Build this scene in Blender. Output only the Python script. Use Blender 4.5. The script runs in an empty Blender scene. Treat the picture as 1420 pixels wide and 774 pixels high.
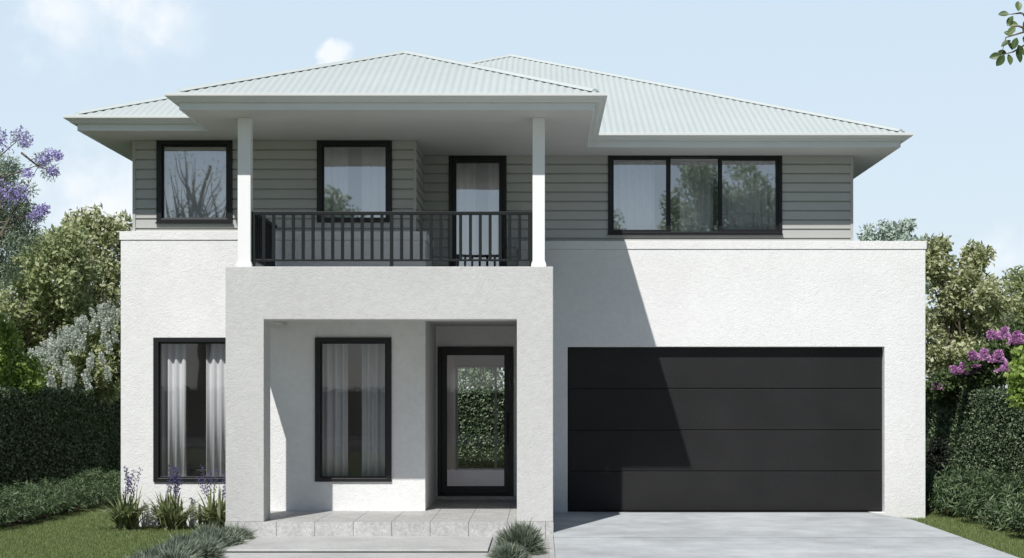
import bpy, math, random
import numpy as np
random.seed(7); RNG = np.random.default_rng(11)
R = math.radians
sc = bpy.context.scene
COL = sc.collection

# ------------------------------------------------------------ camera
# world: X right, Y away from the camera, Z up, metres. z = 0 is the driveway at the garage door.
FPX, VX, VY, CZ, CY = 2200.0, 750.0, 542.0, 1.84, -24.0
cd = bpy.data.cameras.new('camera'); cam = bpy.data.objects.new('camera', cd); COL.objects.link(cam)
cam.location = (0, CY, CZ); cam.rotation_euler = (R(90), 0, 0)
cd.sensor_width = 36; cd.lens = 36 * FPX / 1420
cd.shift_x = -(VX - 710) / 1420; cd.shift_y = (VY - 387) / 1420
cd.clip_end = 3000; cd.clip_start = 0.1
sc.camera = cam

# ------------------------------------------------------------ light
SUN = (0.345, 1.0, -1.16)                      # direction the light travels
n = math.sqrt(sum(c * c for c in SUN))
elev = math.asin(1.16 / n)
sd = bpy.data.lights.new('sun', 'SUN'); sun = bpy.data.objects.new('sun', sd); COL.objects.link(sun)
sd.energy = 4.25; sd.angle = R(0.5); sd.color = (1.0, 0.972, 0.94)
from mathutils import Vector
sun.rotation_euler = Vector(SUN).to_track_quat('-Z', 'Y').to_euler()
sun.location = (-8, -30, 30)

w = bpy.data.worlds.new('World'); sc.world = w; w.use_nodes = True
nt = w.node_tree; nt.nodes.clear(); N = nt.nodes.new; L = nt.links.new
out = N('ShaderNodeOutputWorld'); bg = N('ShaderNodeBackground'); bg.inputs['Strength'].default_value = 0.05 
sky = N('ShaderNodeTexSky'); sky.sky_type = 'NISHITA'; sky.sun_disc = False
sky.sun_elevation = elev
sky.sun_rotation = math.atan2(-SUN[0], -SUN[1])
sky.air_density = 1.0; sky.dust_density = 0.5; sky.ozone_density = 1.0; sky.altitude = 50
SKY_GAIN = 1.15                                   # clear-sky part against the bright haze opposite the sun
tc = N('ShaderNodeTexCoord')
noi = N('ShaderNodeTexNoise'); noi.inputs['Scale'].default_value = 17; noi.inputs['Detail'].default_value = 12
noi.inputs['Roughness'].default_value = 0.62; noi.inputs['Distortion'].default_value = .5
L(tc.outputs['Generated'], noi.inputs['Vector'])
nzc = N('ShaderNodeTexNoise'); nzc.inputs['Scale'].default_value = 60; nzc.inputs['Detail'].default_value = 8; L(tc.outputs['Generated'], nzc.inputs['Vector'])
wv = N('ShaderNodeVectorMath'); wv.operation = 'MULTIPLY_ADD'; L(nzc.outputs['Color'], wv.inputs[0]); wv.inputs[1].default_value = (.028,) * 3; L(tc.outputs['Generated'], wv.inputs[2])
acc = None
def pixdir(px, py):
    v = Vector(((px - VX) / FPX, 1, (VY - py) / FPX)); v.normalize(); return v
for px, py, rad, amp in ((190, 5, .085, .85), (70, -15, .10, .6), (466, 82, .017, 1.15), (480, 98, .015, 1.1), (450, 100, .014, .9), (425, 112, .024, .7), (90, 20, .07, .8), (230, 25, .05, .9), (150, 290, .085, .95), (60, 255, .05, .6), (240, 420, .12, .9), (1400, 360, .06, .7),
                         (-700, 200, .35, .8), (2300, 100, .4, .8)):
    d = N('ShaderNodeVectorMath'); d.operation = 'DISTANCE'; L(wv.outputs[0], d.inputs[0]); d.inputs[1].default_value = pixdir(px, py) + Vector((.014,) * 3)
    m = N('ShaderNodeMapRange'); m.inputs['From Min'].default_value = 0; m.inputs['From Max'].default_value = rad
    m.inputs['To Min'].default_value = amp; m.inputs['To Max'].default_value = 0
    L(d.outputs['Value'], m.inputs['Value'])
    if acc is None: acc = m.outputs[0]
    else:
        a = N('ShaderNodeMath'); a.operation = 'MAXIMUM'; L(acc, a.inputs[0]); L(m.outputs[0], a.inputs[1]); acc = a.outputs[0]
nmx = N('ShaderNodeMix'); nmx.inputs['Factor'].default_value = .45; L(noi.outputs['Fac'], nmx.inputs['A']); L(nzc.outputs['Fac'], nmx.inputs['B'])
ad = N('ShaderNodeMath'); ad.operation = 'MULTIPLY'; L(nmx.outputs['Result'], ad.inputs[0]); L(acc, ad.inputs[1])
cm = N('ShaderNodeMapRange'); cm.interpolation_type = 'SMOOTHSTEP'; L(ad.outputs[0], cm.inputs['Value'])
cm.inputs['From Min'].default_value = .16; cm.inputs['From Max'].default_value = .52; cm.inputs['To Max'].default_value = .75
sep = N('ShaderNodeSeparateXYZ'); L(tc.outputs['Generated'], sep.inputs[0])
hr = N('ShaderNodeMapRange'); hr.interpolation_type = 'SMOOTHSTEP'; L(sep.outputs['Y'], hr.inputs['Value'])   # sun-lit haze opposite the sun
hr.inputs['From Min'].default_value = -.2; hr.inputs['From Max'].default_value = .75; hr.inputs['To Max'].default_value = .85
hz = N('ShaderNodeMix'); hz.data_type = 'RGBA'; 
lz = N('ShaderNodeMapRange'); lz.interpolation_type = 'SMOOTHSTEP'; L(sep.outputs['Z'], lz.inputs['Value'])                       # fades towards the zenith
lz.inputs['From Min'].default_value = .28; lz.inputs['From Max'].default_value = .6; lz.inputs['To Min'].default_value = 1; lz.inputs['To Max'].default_value = 0
fm = N('ShaderNodeMath'); fm.operation = 'MULTIPLY'; L(hr.outputs[0], fm.inputs[0]); L(lz.outputs[0], fm.inputs[1])
ho = N('ShaderNodeMapRange'); ho.interpolation_type = 'SMOOTHSTEP'; L(sep.outputs['Z'], ho.inputs['Value'])                       # pale band all round the horizon
ho.inputs['From Min'].default_value = 0; ho.inputs['From Max'].default_value = .24; ho.inputs['To Min'].default_value = .52; ho.inputs['To Max'].default_value = 0
fx = N('ShaderNodeMath'); fx.operation = 'MAXIMUM'; L(fm.outputs[0], fx.inputs[0]); L(ho.outputs[0], fx.inputs[1]); L(fx.outputs[0], hz.inputs['Factor'])
hcol = N('ShaderNodeMix'); hcol.data_type = 'RGBA'; hv = N('ShaderNodeMapRange'); L(sep.outputs['Z'], hv.inputs['Value']); hv.inputs['From Max'].default_value = .28; L(hv.outputs[0], hcol.inputs['Factor'])
hcol.inputs['A'].default_value = (16.6, 18.8, 20.4, 1); hcol.inputs['B'].default_value = (14.2, 17.5, 20.6, 1)
sg = N('ShaderNodeVectorMath'); sg.operation = 'SCALE'; sg.inputs['Scale'].default_value = SKY_GAIN; L(sky.outputs[0], sg.inputs[0]); L(sg.outputs[0], hz.inputs['A']); L(hcol.outputs['Result'], hz.inputs['B'])
cl = N('ShaderNodeMix'); cl.data_type = 'RGBA'; L(cm.outputs[0], cl.inputs['Factor']); L(hz.outputs['Result'], cl.inputs['A'])
cl.inputs['B'].default_value = (20.5, 20.8, 21.4, 1)
L(cl.outputs['Result'], bg.inputs['Color']); L(bg.outputs[0], out.inputs['Surface'])
vs = sc.view_settings; vs.view_transform = 'Standard'; vs.look = 'None'; vs.exposure = 0.0; vs.gamma = 1; vs.use_curve_mapping = False

# ------------------------------------------------------------ materials
def mat(name, col, rough=.6, spec=.3, noise=None, bump=None, metal=0):
    """noise=(scale, amount): slight tone mottling; bump=[(scale, strength, distance), ...]"""
    m = bpy.data.materials.new(name); m.use_nodes = True; t = m.node_tree
    p = t.nodes['Principled BSDF']; p.inputs['Base Color'].default_value = (*col, 1)
    p.inputs['Roughness'].default_value = rough; p.inputs['Specular IOR Level'].default_value = spec; p.inputs['Metallic'].default_value = metal
    g = t.nodes.new('ShaderNodeNewGeometry')
    if noise:
        last = None
        for k, (s, a) in enumerate(noise if isinstance(noise, list) else [noise]):
            nz = t.nodes.new('ShaderNodeTexNoise'); nz.inputs['Scale'].default_value = s; nz.inputs['Detail'].default_value = 6
            t.links.new(g.outputs['Position'], nz.inputs['Vector'])
            mr = t.nodes.new('ShaderNodeMapRange'); mr.inputs['From Min'].default_value = .3; mr.inputs['From Max'].default_value = .7
            mr.inputs['To Min'].default_value = 1 - a; mr.inputs['To Max'].default_value = 1 + a
            t.links.new(nz.outputs['Fac'], mr.inputs['Value'])
            vm = t.nodes.new('ShaderNodeVectorMath'); vm.operation = 'SCALE'
            if last is None: vm.inputs[0].default_value = col
            else: t.links.new(last, vm.inputs[0])
            t.links.new(mr.outputs[0], vm.inputs['Scale']); last = vm.outputs[0]
        t.links.new(last, p.inputs['Base Color'])
    if bump:
        prev = None
        for s, st, di in bump:
            nz = t.nodes.new('ShaderNodeTexNoise'); nz.inputs['Scale'].default_value = s; nz.inputs['Detail'].default_value = 3
            nz.inputs['Distortion'].default_value = 1.2
            t.links.new(g.outputs['Position'], nz.inputs['Vector'])
            b = t.nodes.new('ShaderNodeBump'); b.inputs['Strength'].default_value = st; b.inputs['Distance'].default_value = di
            t.links.new(nz.outputs['Fac'], b.inputs['Height'])
            if prev: t.links.new(prev, b.inputs['Normal'])
            prev = b.outputs[0]
        t.links.new(prev, p.inputs['Normal'])
    return m

def leafmat(name, cols, rough=.45, trans=.3, spec=.35):
    """each leaf takes its own tone between the given colours"""
    m = bpy.data.materials.new(name); m.use_nodes = True; t = m.node_tree
    p = t.nodes['Principled BSDF']; o = t.nodes['Material Output']
    g = t.nodes.new('ShaderNodeNewGeometry'); r = t.nodes.new('ShaderNodeValToRGB')
    e = r.color_ramp.elements
    while len(e) < len(cols): e.new(.5)
    for i, c in enumerate(cols): e[i].position = i / max(1, len(cols) - 1); e[i].color = (*c, 1)
    t.links.new(g.outputs['Random Per Island'], r.inputs[0]); t.links.new(r.outputs[0], p.inputs['Base Color'])
    p.inputs['Roughness'].default_value = rough; p.inputs['Specular IOR Level'].default_value = spec
    tr = t.nodes.new('ShaderNodeBsdfTranslucent'); t.links.new(r.outputs[0], tr.inputs[0])
    mx = t.nodes.new('ShaderNodeMixShader'); mx.inputs[0].default_value = trans
    t.links.new(p.outputs[0], mx.inputs[1]); t.links.new(tr.outputs[0], mx.inputs[2]); t.links.new(mx.outputs[0], o.inputs['Surface'])
    return m

def glassmat(name, base, tint=(.9, .92, .93)):
    m = bpy.data.materials.new(name); m.use_nodes = True; t = m.node_tree; t.nodes.clear()
    o = t.nodes.new('ShaderNodeOutputMaterial'); tr = t.nodes.new('ShaderNodeBsdfTransparent'); tr.inputs[0].default_value = (*tint, 1)
    gl = t.nodes.new('ShaderNodeBsdfGlossy'); gl.inputs['Roughness'].default_value = .014; gl.inputs[0].default_value = (.97, .96, 1, 1)
    f = t.nodes.new('ShaderNodeLayerWeight'); f.inputs[0].default_value = .5
    pw = t.nodes.new('ShaderNodeMath'); pw.operation = 'POWER'; t.links.new(f.outputs['Facing'], pw.inputs[0]); pw.inputs[1].default_value = 5
    a = t.nodes.new('ShaderNodeMath'); a.operation = 'ADD'; a.use_clamp = True; a.inputs[1].default_value = base
    t.links.new(pw.outputs[0], a.inputs[0])
    g = t.nodes.new('ShaderNodeNewGeometry'); nz = t.nodes.new('ShaderNodeTexNoise'); nz.inputs['Scale'].default_value = 1.6; nz.inputs['Detail'].default_value = 1
    t.links.new(g.outputs['Position'], nz.inputs['Vector'])
    b = t.nodes.new('ShaderNodeBump'); b.inputs['Strength'].default_value = .25; b.inputs['Distance'].default_value = .004
    t.links.new(nz.outputs['Fac'], b.inputs['Height']); t.links.new(b.outputs[0], gl.inputs['Normal'])
    mx = t.nodes.new('ShaderNodeMixShader'); t.links.new(a.outputs[0], mx.inputs[0]); t.links.new(tr.outputs[0], mx.inputs[1]); t.links.new(gl.outputs[0], mx.inputs[2])
    t.links.new(mx.outputs[0], o.inputs['Surface'])
    return m

STUCCO_BUMP = [(27, .62, .014), (90, .4, .005)]
M = dict(
    stucco=mat('white_render', (.80, .80, .79), .85, .15, [(.9, .035), (5, .02), (14, .03)], STUCCO_BUMP),
    grey_stucco=mat('pale_grey_render', (.57, .57, .552), .85, .15, [(1.1, .04), (12, .04)], STUCCO_BUMP),
    siding=mat('siding_paint', (.475, .48, .458), .55, .3, [(2.0, .03)], [(60, .08, .002)]),
    trim=mat('trim_paint', (.78, .80, .79), .45, .35, [(3, .02)]),
    gutter=mat('gutter_paint', (.66, .68, .66), .4, .4, [(3, .02)]),
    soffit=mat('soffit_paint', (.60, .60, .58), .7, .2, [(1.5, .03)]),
    post=mat('post_paint', (.86, .87, .86), .45, .3),
    roof=mat('steel_roof', (.59, .645, .63), .42, .4, [(.7, .03), (9, .02)]),
    black=mat('black_frame', (.012, .012, .013), .38, .4),
    rail=mat('charcoal_rail', (.012, .015, .015), .45, .25),
    garage=mat('charcoal_garage_panel', (.019, .019, .0195), .55, .2, [(1.2, .16), (30, .08)], [(90, .1, .002)]),
    tile=mat('pale_stone', (.47, .47, .455), .65, .3, [(4, .12), (28, .16), (70, .16)], [(80, .2, .003)]),
    joint=mat('tile_joint', (.25, .25, .24), .9, .1),
    concrete=mat('concrete', (.50, .525, .535), .75, .2, [(.45, .18), (2.2, .12), (9, .05), (40, .06)], [(60, .2, .003)]),
    step=mat('step_concrete', (.50, .505, .49), .75, .2, [(1.2, .10), (6, .06), (50, .12)], [(60, .2, .003)]),
    gravel=mat('pale_gravel', (.46, .455, .44), .9, .1, [(60, .3)], [(60, .9, .02)]),
    soil=mat('soil', (.07, .055, .04), .95, .1, [(20, .35)], [(30, .9, .03)]),
    ground=mat('ground_grass', (.12, .155, .06), .95, .1, [(.6, .18), (25, .35)], [(60, .9, .03)]),
    asphalt=mat('asphalt', (.055, .055, .057), .9, .2, [(1, .1), (80, .3)]),
    kerb=mat('kerb_concrete', (.38, .38, .36), .85, .2, [(6, .1)]),
    inner=mat('interior_paint', (.62, .57, .54), .8, .2),
    hall=mat('hall_paint', (.82, .64, .58), .6, .3),
    innerfloor=mat('interior_floor', (.62, .48, .43), .55, .3, [(3, .08)]),
    linen=mat('linen_curtain', (.50, .51, .52), .8, .1, [(3, .05)]),
    curtain=mat('sheer_curtain', (.82, .81, .81), .8, .1, [(3, .05)]),
    darkwood=mat('dark_wood', (.03, .025, .022), .5, .3),
    bark=mat('bark', (.16, .13, .10), .9, .1, [(6, .3)], [(25, .8, .02)]),
    palebark=mat('pale_bark', (.24, .22, .20), .9, .1, [(6, .3)], [(25, .8, .02)]),
    glass=glassmat('window_glass', .42), doorglass=glassmat('door_glass', .08, (.95, .95, .95)),
    metal=mat('steel', (.5, .5, .5), .3, .5, metal=1),
)
LM = dict(
    hedge=leafmat('hedge_leaf', [(.055, .09, .042), (.11, .165, .08), (.30, .37, .24)], .4, .15),
    variegated=leafmat('variegated_leaf', [(.19, .22, .09), (.36, .40, .18), (.68, .70, .44), (.88, .89, .68)], .5, .48),
    olive=leafmat('olive_leaf', [(.22, .28, .12), (.42, .48, .24), (.68, .72, .44)], .5, .48),
    greygreen=leafmat('grey_green_leaf', [(.22, .30, .19), (.36, .45, .31), (.52, .60, .46)], .5, .42),
    lime=leafmat('lime_leaf', [(.18, .29, .05), (.32, .46, .10), (.54, .66, .24)], .45, .4),
    mid=leafmat('mid_green_leaf', [(.05, .085, .03), (.09, .14, .05), (.16, .22, .08)], .4, .3),
    dark=leafmat('dark_gap_leaf', [(.010, .016, .010), (.02, .03, .016)], .6, .1),  # near-black tone for the foliage that fills the dark gap
    distant=leafmat('hazed_distant_leaf', [(.42, .50, .43), (.58, .66, .58)], .6, .3),  # distance haze is put into this pale leaf colour
    silver=leafmat('silver_green_leaf', [(.15, .20, .15), (.26, .32, .24), (.46, .50, .38)], .6, .25),
    strap=leafmat('strap_leaf', [(.12, .165, .06), (.23, .28, .12), (.44, .47, .28)], .5, .25),
    lowleaf=leafmat('low_shrub_leaf', [(.06, .10, .05), (.11, .17, .08), (.22, .30, .15)], .45, .25),
    grass=leafmat('grass_blade', [(.11, .165, .05), (.19, .25, .085), (.36, .42, .19)], .6, .3),
    purple=leafmat('purple_petal', [(.32, .27, .58), (.48, .42, .74), (.64, .58, .86)], .6, .4),
    violet=leafmat('violet_petal', [(.06, .05, .20), (.16, .13, .38)], .6, .3),
    lilac=leafmat('lilac_petal', [(.58, .24, .54), (.74, .42, .70), (.86, .64, .84)], .6, .4),
    white=leafmat('white_petal', [(.52, .57, .50), (.70, .75, .68), (.86, .89, .83)], .6, .4),
)

# ------------------------------------------------------------ mesh helpers
def tag(o, label=None, cat=None, group=None, kind=None):
    if label: o['label'] = label
    if cat: o['category'] = cat
    if group: o['group'] = group
    if kind: o['kind'] = kind
    return o
def link(name, me, parent=None):
    o = bpy.data.objects.new(name, me); COL.objects.link(o)
    if parent is not None: o.parent = parent
    return o
def empty(name, loc, label, cat, group=None):
    o = bpy.data.objects.new(name, None); COL.objects.link(o); o.location = loc; o.empty_display_size = .2
    return tag(o, label, cat, group)

class MB:
    def __init__(s): s.v = []; s.f = []; s.sm = False
    def add(s, vs_, fs_):
        k = len(s.v); s.v += [tuple(p) for p in vs_]; s.f += [tuple(k + i for i in f) for f in fs_]; return s
    def box(s, x0, x1, y0, y1, z0, z1):
        v = [(x, y, z) for z in (z0, z1) for y in (y0, y1) for x in (x0, x1)]
        return s.add(v, [(0, 2, 3, 1), (4, 5, 7, 6), (0, 1, 5, 4), (2, 6, 7, 3), (0, 4, 6, 2), (1, 3, 7, 5)])
    def tube(s, pts, rad, n=8, cap=True):
        pts = [Vector(p) for p in pts]; rings = []
        for i, p in enumerate(pts):
            a = pts[max(0, i - 1)]; b = pts[min(len(pts) - 1, i + 1)]; d = (b - a).normalized()
            up = Vector((0, 0, 1)) if abs(d.z) < .9 else Vector((1, 0, 0))
            x = d.cross(up).normalized(); y = d.cross(x)
            r = rad[i] if isinstance(rad, (list, tuple)) else rad
            rings.append([p + (x * math.cos(t) + y * math.sin(t)) * r for t in [2 * math.pi * k / n for k in range(n)]])
        v = [q for r_ in rings for q in r_]; f = []
        for i in range(len(rings) - 1):
            for k in range(n):
                a = i * n + k; b = i * n + (k + 1) % n; f.append((a, b, b + n, a + n))
        if cap: f.append(tuple(range(n))); f.append(tuple(range((len(rings) - 1) * n, len(rings) * n)))
        return s.add(v, f)
    def build(s, name, m, parent=None, bevel=0, smooth=False, world=True):
        me = bpy.data.meshes.new(name); vv = s.v
        if parent is not None and world:
            off = wloc(parent); vv = [(a - off[0], b - off[1], c - off[2]) for a, b, c in vv]
        me.from_pydata(vv, [], s.f); me.update()
        import bmesh
        bm = bmesh.new(); bm.from_mesh(me); bmesh.ops.recalc_face_normals(bm, faces=bm.faces) if len(s.f) < 20000 and not s.sm else None; bm.to_mesh(me); bm.free()
        me.materials.append(m)
        if smooth: me.polygons.foreach_set('use_smooth', [True] * len(me.polygons))
        o = link(name, me, parent)
        if bevel:
            b = o.modifiers.new('bevel', 'BEVEL'); b.width = bevel; b.segments = 2; b.limit_method = 'ANGLE'; b.angle_limit = R(40); b.harden_normals = False
        return o
def wloc(o):
    x = y = z = 0
    while o is not None: x += o.location[0]; y += o.location[1]; z += o.location[2]; o = o.parent
    return (x, y, z)

def slab(x0, x1, z0, z1, y0, y1, holes=(), xyz=lambda x, y, z: (x, y, z)):
    """wall slab in the x-z plane between y0 (front) and y1 with real openings"""
    xs = sorted({x0, x1, *[h[0] for h in holes], *[h[1] for h in holes]}); zs = sorted({z0, z1, *[h[2] for h in holes], *[h[3] for h in holes]})
    xs = [x for x in xs if x0 <= x <= x1]; zs = [z for z in zs if z0 <= z <= z1]
    def solid(i, j):
        if i < 0 or j < 0 or i >= len(xs) - 1 or j >= len(zs) - 1: return False
        cx = (xs[i] + xs[i + 1]) / 2; cz = (zs[j] + zs[j + 1]) / 2
        return not any(h[0] < cx < h[1] and h[2] < cz < h[3] for h in holes)
    mb = MB(); idx = {}
    def V(i, j, k):
        if (i, j, k) not in idx: idx[(i, j, k)] = len(mb.v); mb.v.append(xyz(xs[i], y1 if k else y0, zs[j]))
        return idx[(i, j, k)]
    for i in range(len(xs) - 1):
        for j in range(len(zs) - 1):
            if not solid(i, j): continue
            mb.f.append((V(i, j, 0), V(i + 1, j, 0), V(i + 1, j + 1, 0), V(i, j + 1, 0)))
            mb.f.append((V(i, j, 1), V(i, j + 1, 1), V(i + 1, j + 1, 1), V(i + 1, j, 1)))
            for di, dj, a, b in ((-1, 0, (i, j), (i, j + 1)), (1, 0, (i + 1, j + 1), (i + 1, j)), (0, -1, (i + 1, j), (i, j)), (0, 1, (i, j + 1), (i + 1, j + 1))):
                if not solid(i + di, j + dj):
                    mb.f.append((V(*a, 0), V(*b, 0), V(*b, 1), V(*a, 1)))
    return mb

def siding(mb, u0, u1, z0, z1, holes, put):
    """lapped weatherboards; put(u, out, z) gives the world point"""
    h = .1405; k = int(math.ceil((5.40 - z0) / h))
    us = sorted({u0, u1, *[q for a in holes for q in a[:2] if u0 < q < u1]})
    for c in range(k):
        zt = 5.40 - c * h; zb = zt - h
        if zb > z1: continue
        for i in range(len(us) - 1):
            cu = (us[i] + us[i + 1]) / 2
            ivs = [(max(zb, z0), min(zt, z1))]
            for a in holes:
                if a[0] < cu < a[1]:
                    nv = []
                    for lo, hi in ivs:
                        if a[3] <= lo or a[2] >= hi: nv.append((lo, hi)); continue
                        if a[2] > lo: nv.append((lo, a[2]))
                        if a[3] < hi: nv.append((a[3], hi))
                    ivs = nv
            for lo, hi in ivs:
                if hi - lo < .002: continue
                A, B = us[i], us[i + 1]; gp = zb + .023
                def strip(l, h_, o0, o1):
                    if h_ - l < .001: return
                    mb.add([put(A, o0, l), put(B, o0, l), put(B, o1, h_), put(A, o1, h_), put(A, -.001, l), put(B, -.001, l), put(A, -.001, h_), put(B, -.001, h_)],
                           [(0, 1, 2, 3), (4, 5, 1, 0), (3, 2, 7, 6), (0, 3, 6, 4), (1, 5, 7, 2)])
                strip(lo, min(hi, gp), .002, .002)
                strip(max(lo, gp), hi, .032, .027)

def frame_ring(mb, x0, x1, z0, z1, y0, y1, wl, wr=None, wt=None, wb=None):
    wr = wl if wr is None else wr; wt = wl if wt is None else wt; wb = wl if wb is None else wb
    m2 = slab(x0, x1, z0, z1, y0, y1, [(x0 + wl, x1 - wr, z0 + wb, z1 - wt)]); mb.add(m2.v, m2.f)

def fastmesh(name, V, F, m, parent=None, off=(0, 0, 0)):
    """V (n,3), F (m,k) numpy arrays"""
    me = bpy.data.meshes.new(name); V = np.asarray(V, float) - np.array(off)
    me.vertices.add(len(V)); me.vertices.foreach_set('co', V.astype(np.float32).ravel())
    k = F.shape[1]; me.loops.add(F.size); me.loops.foreach_set('vertex_index', F.astype(np.int32).ravel())
    me.polygons.add(len(F)); me.polygons.foreach_set('loop_start', np.arange(0, F.size, k, dtype=np.int32))
    me.update(calc_edges=True); me.validate(); me.materials.append(m)
    return link(name, me, parent)

def norm(a): return a / np.maximum(1e-9, np.linalg.norm(a, axis=1, keepdims=True))
def leaf_arrays(P, D, Nn, length, width, fold=.25):
    """kite-shaped folded leaves at P, pointing along D, facing Nn"""
    D = norm(D); S = norm(np.cross(D, Nn)); U = np.cross(S, D)
    l = np.asarray(length).reshape(-1, 1) * np.ones((len(P), 1)); w_ = np.asarray(width).reshape(-1, 1) * np.ones((len(P), 1))
    a = P; b = P + D * l * .45 + S * w_ * .5 + U * w_ * fold; c = P + D * l - U * l * .12; d = P + D * l * .45 - S * w_ * .5 + U * w_ * fold
    V = np.stack([a, b, c, d], 1).reshape(-1, 3); i = np.arange(len(P)) * 4
    F = np.concatenate([np.stack([i, i + 1, i + 2], 1), np.stack([i, i + 2, i + 3], 1)], 0)
    return V, F
def rdir(n): return norm(RNG.normal(size=(n, 3)))

def clump_leaves(centers, radii, per, size, aspect=.55, outward=.7, up=.25):
    Ps = []; Os = []
    for c, r, k in zip(centers, radii, per):
        d = rdir(k); rr = r * (RNG.random((k, 1)) ** .45) ; Ps.append(np.array(c) + d * rr * np.array([1, 1, .85])); Os.append(d)
    P = np.concatenate(Ps); O = np.concatenate(Os)
    D = norm(O * outward + rdir(len(P)) * .8 + np.array([0, 0, -.1])); Nn = norm(O * 1.0 + rdir(len(P)) * .65 + np.array([0, 0, up]))
    s = size * RNG.uniform(.6, 1.3, len(P))
    return leaf_arrays(P, D, Nn, s, s * aspect)

def sub_clumps(ell, n, r0, r1, hollow=.35):
    """clump centres spread through a list of ellipsoids (x,y,z,rx,ry,rz,weight)"""
    out_ = []; W = np.array([e[6] for e in ell], float); W /= W.sum()
    for _ in range(n):
        e = ell[RNG.choice(len(ell), p=W)]; d = rdir(1)[0]; q = (hollow + (1 - hollow) * RNG.random() ** .5)
        out_.append((np.array(e[:3]) + d * q * np.array(e[3:6]) * .9, RNG.uniform(r0, r1)))
    return out_

def branchy(mb, base, tips, r, fork=.35, seg=4, nlimb=6):
    """tapered trunk then limbs reaching for the clumps"""
    base = np.array(base, float); tips = [np.array(t, float) for t in tips]
    cen = np.mean(tips, 0); ztip = min(t[2] for t in tips)
    f = base + (cen - base) * fork; f[2] = base[2] + (cen[2] - base[2]) * fork
    top = base + (cen - base) * 1.15
    pts = [base + (0, 0, -.1)]; rad = [r * 1.25]
    for k in range(1, 7):
        t = k / 6; p = base + (top - base) * t; p[:2] += RNG.normal(size=2) * r * .8 * t; pts.append(p); rad.append(r * (1 - .8 * t))
    mb.tube(pts, rad, 9)
    idx = RNG.permutation(len(tips))
    for i in idx[:nlimb]:
        t = tips[i]; s_ = RNG.uniform(fork * .8, .85); k = min(5, max(1, int(s_ * 6))); p0 = np.array(pts[k]); L_ = np.linalg.norm(t - p0)
        m1 = p0 + (t - p0) * .5 + np.array([0, 0, L_ * .1]) + RNG.normal(size=3) * L_ * .05
        mb.tube([p0, m1, t], [rad[k] * .55, rad[k] * .3, .008], 6)
        for _ in range(2):
            j = RNG.integers(len(tips)); t2 = t + (tips[j] - t) * .35 if np.linalg.norm(tips[j] - t) < L_ else t + RNG.normal(size=3) * .3
            mb.tube([m1, (m1 + t2) / 2 + RNG.normal(size=3) * .05, t2], [rad[k] * .25, rad[k] * .15, .005], 5)

def tree(name, label, cat, base, ell, nclump, r0, r1, per, size, lm, bark='bark', group=None, trunk_r=.12, aspect=.55, fork=.3, nlimb=14, hollow=.35, extra=None, up=.25):
    t = empty(name, base, label, cat, group)
    cl_ = sub_clumps(ell, nclump, r0, r1, hollow)
    if extra: cl_ += [(np.array(e[:3]), e[3]) for e in extra]
    mb = MB(); branchy(mb, base, [c for c, _ in cl_], trunk_r, fork, nlimb=nlimb); mb.build('trunk', M[bark], t, smooth=True)
    per_ = [max(8, int(per * (r / ((r0 + r1) / 2)) ** 2)) for _, r in cl_]
    V, F = clump_leaves([c for c, _ in cl_], [r for _, r in cl_], per_, size, aspect, up=up)
    fastmesh('crown', V, F, LM[lm], t, base)
    return t, cl_

def hedge(name, label, x0, x1, y0, y1, z0, z1, dens, size, faces, group='clipped hedges'):
    t = empty(name, ((x0 + x1) / 2, (y0 + y1) / 2, z0), label, 'hedge', group); off = wloc(t)
    mb = MB(); mb.box(x0 + .07, x1 - .07, y0 + .07, y1 - .07, z0, z1 - .07); mb.build('core', M['hcore'], t)
    Ps, Os = [], []
    def face(n_, fn, nrm):
        k = int(n_); u = RNG.random(k); v = RNG.random(k); P = fn(u, v); Ps.append(P - np.array(nrm) * RNG.random((k, 1)) * .11 + RNG.normal(size=(k, 3)) * .012); Os.append(np.tile(nrm, (k, 1)))
    X, Y, Z = x1 - x0, y1 - y0, z1 - z0
    if '+x' in faces: face(Y * Z * dens, lambda u, v: np.stack([np.full_like(u, x1), y0 + u * Y, z0 + v * Z], 1), (1., 0, 0))
    if '-x' in faces: face(Y * Z * dens, lambda u, v: np.stack([np.full_like(u, x0), y0 + u * Y, z0 + v * Z], 1), (-1., 0, 0))
    if '-y' in faces: face(X * Z * dens, lambda u, v: np.stack([x0 + u * X, np.full_like(u, y0), z0 + v * Z], 1), (0, -1., 0))
    if '+z' in faces: face(X * Y * dens * .6, lambda u, v: np.stack([x0 + u * X, y0 + v * Y, np.full_like(u, z1)], 1), (0, 0, 1.))
    P = np.concatenate(Ps); O = np.concatenate(Os); k = len(P)
    D = norm(rdir(k) + O * .35 + np.array([0, 0, .15])); Nn = norm(O + rdir(k) * .75)
    s = size * RNG.uniform(.6, 1.35, k); V, F = leaf_arrays(P, D, Nn, s, s * .62)
    fastmesh('foliage', V, F, LM['hedge'], t, off)
    return t
M['hcore'] = mat('hedge_core', (.018, .026, .014), .95, .1)

# ------------------------------------------------------------ ground, road, driveway
def struct(name, mb, m, bevel=0): return tag(mb.build(name, m, bevel=bevel), kind='structure')
def sheet(x0, x1, y0, y1, z): return MB().add([(x0, y0, z), (x1, y0, z), (x1, y1, z), (x0, y1, z)], [(0, 1, 2, 3)])
GZ = -.10
struct('ground', sheet(-900, 900, -900, 1500, GZ), M['ground'])
struct('road', sheet(-300, 300, -40, -31, GZ + .006), M['asphalt'])
for a, b in ((-31, -30.8), (-40.2, -40)):
    struct('kerb', MB().box(-300, 300, a, b, GZ - .1, GZ + .13), M['kerb'])
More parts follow.
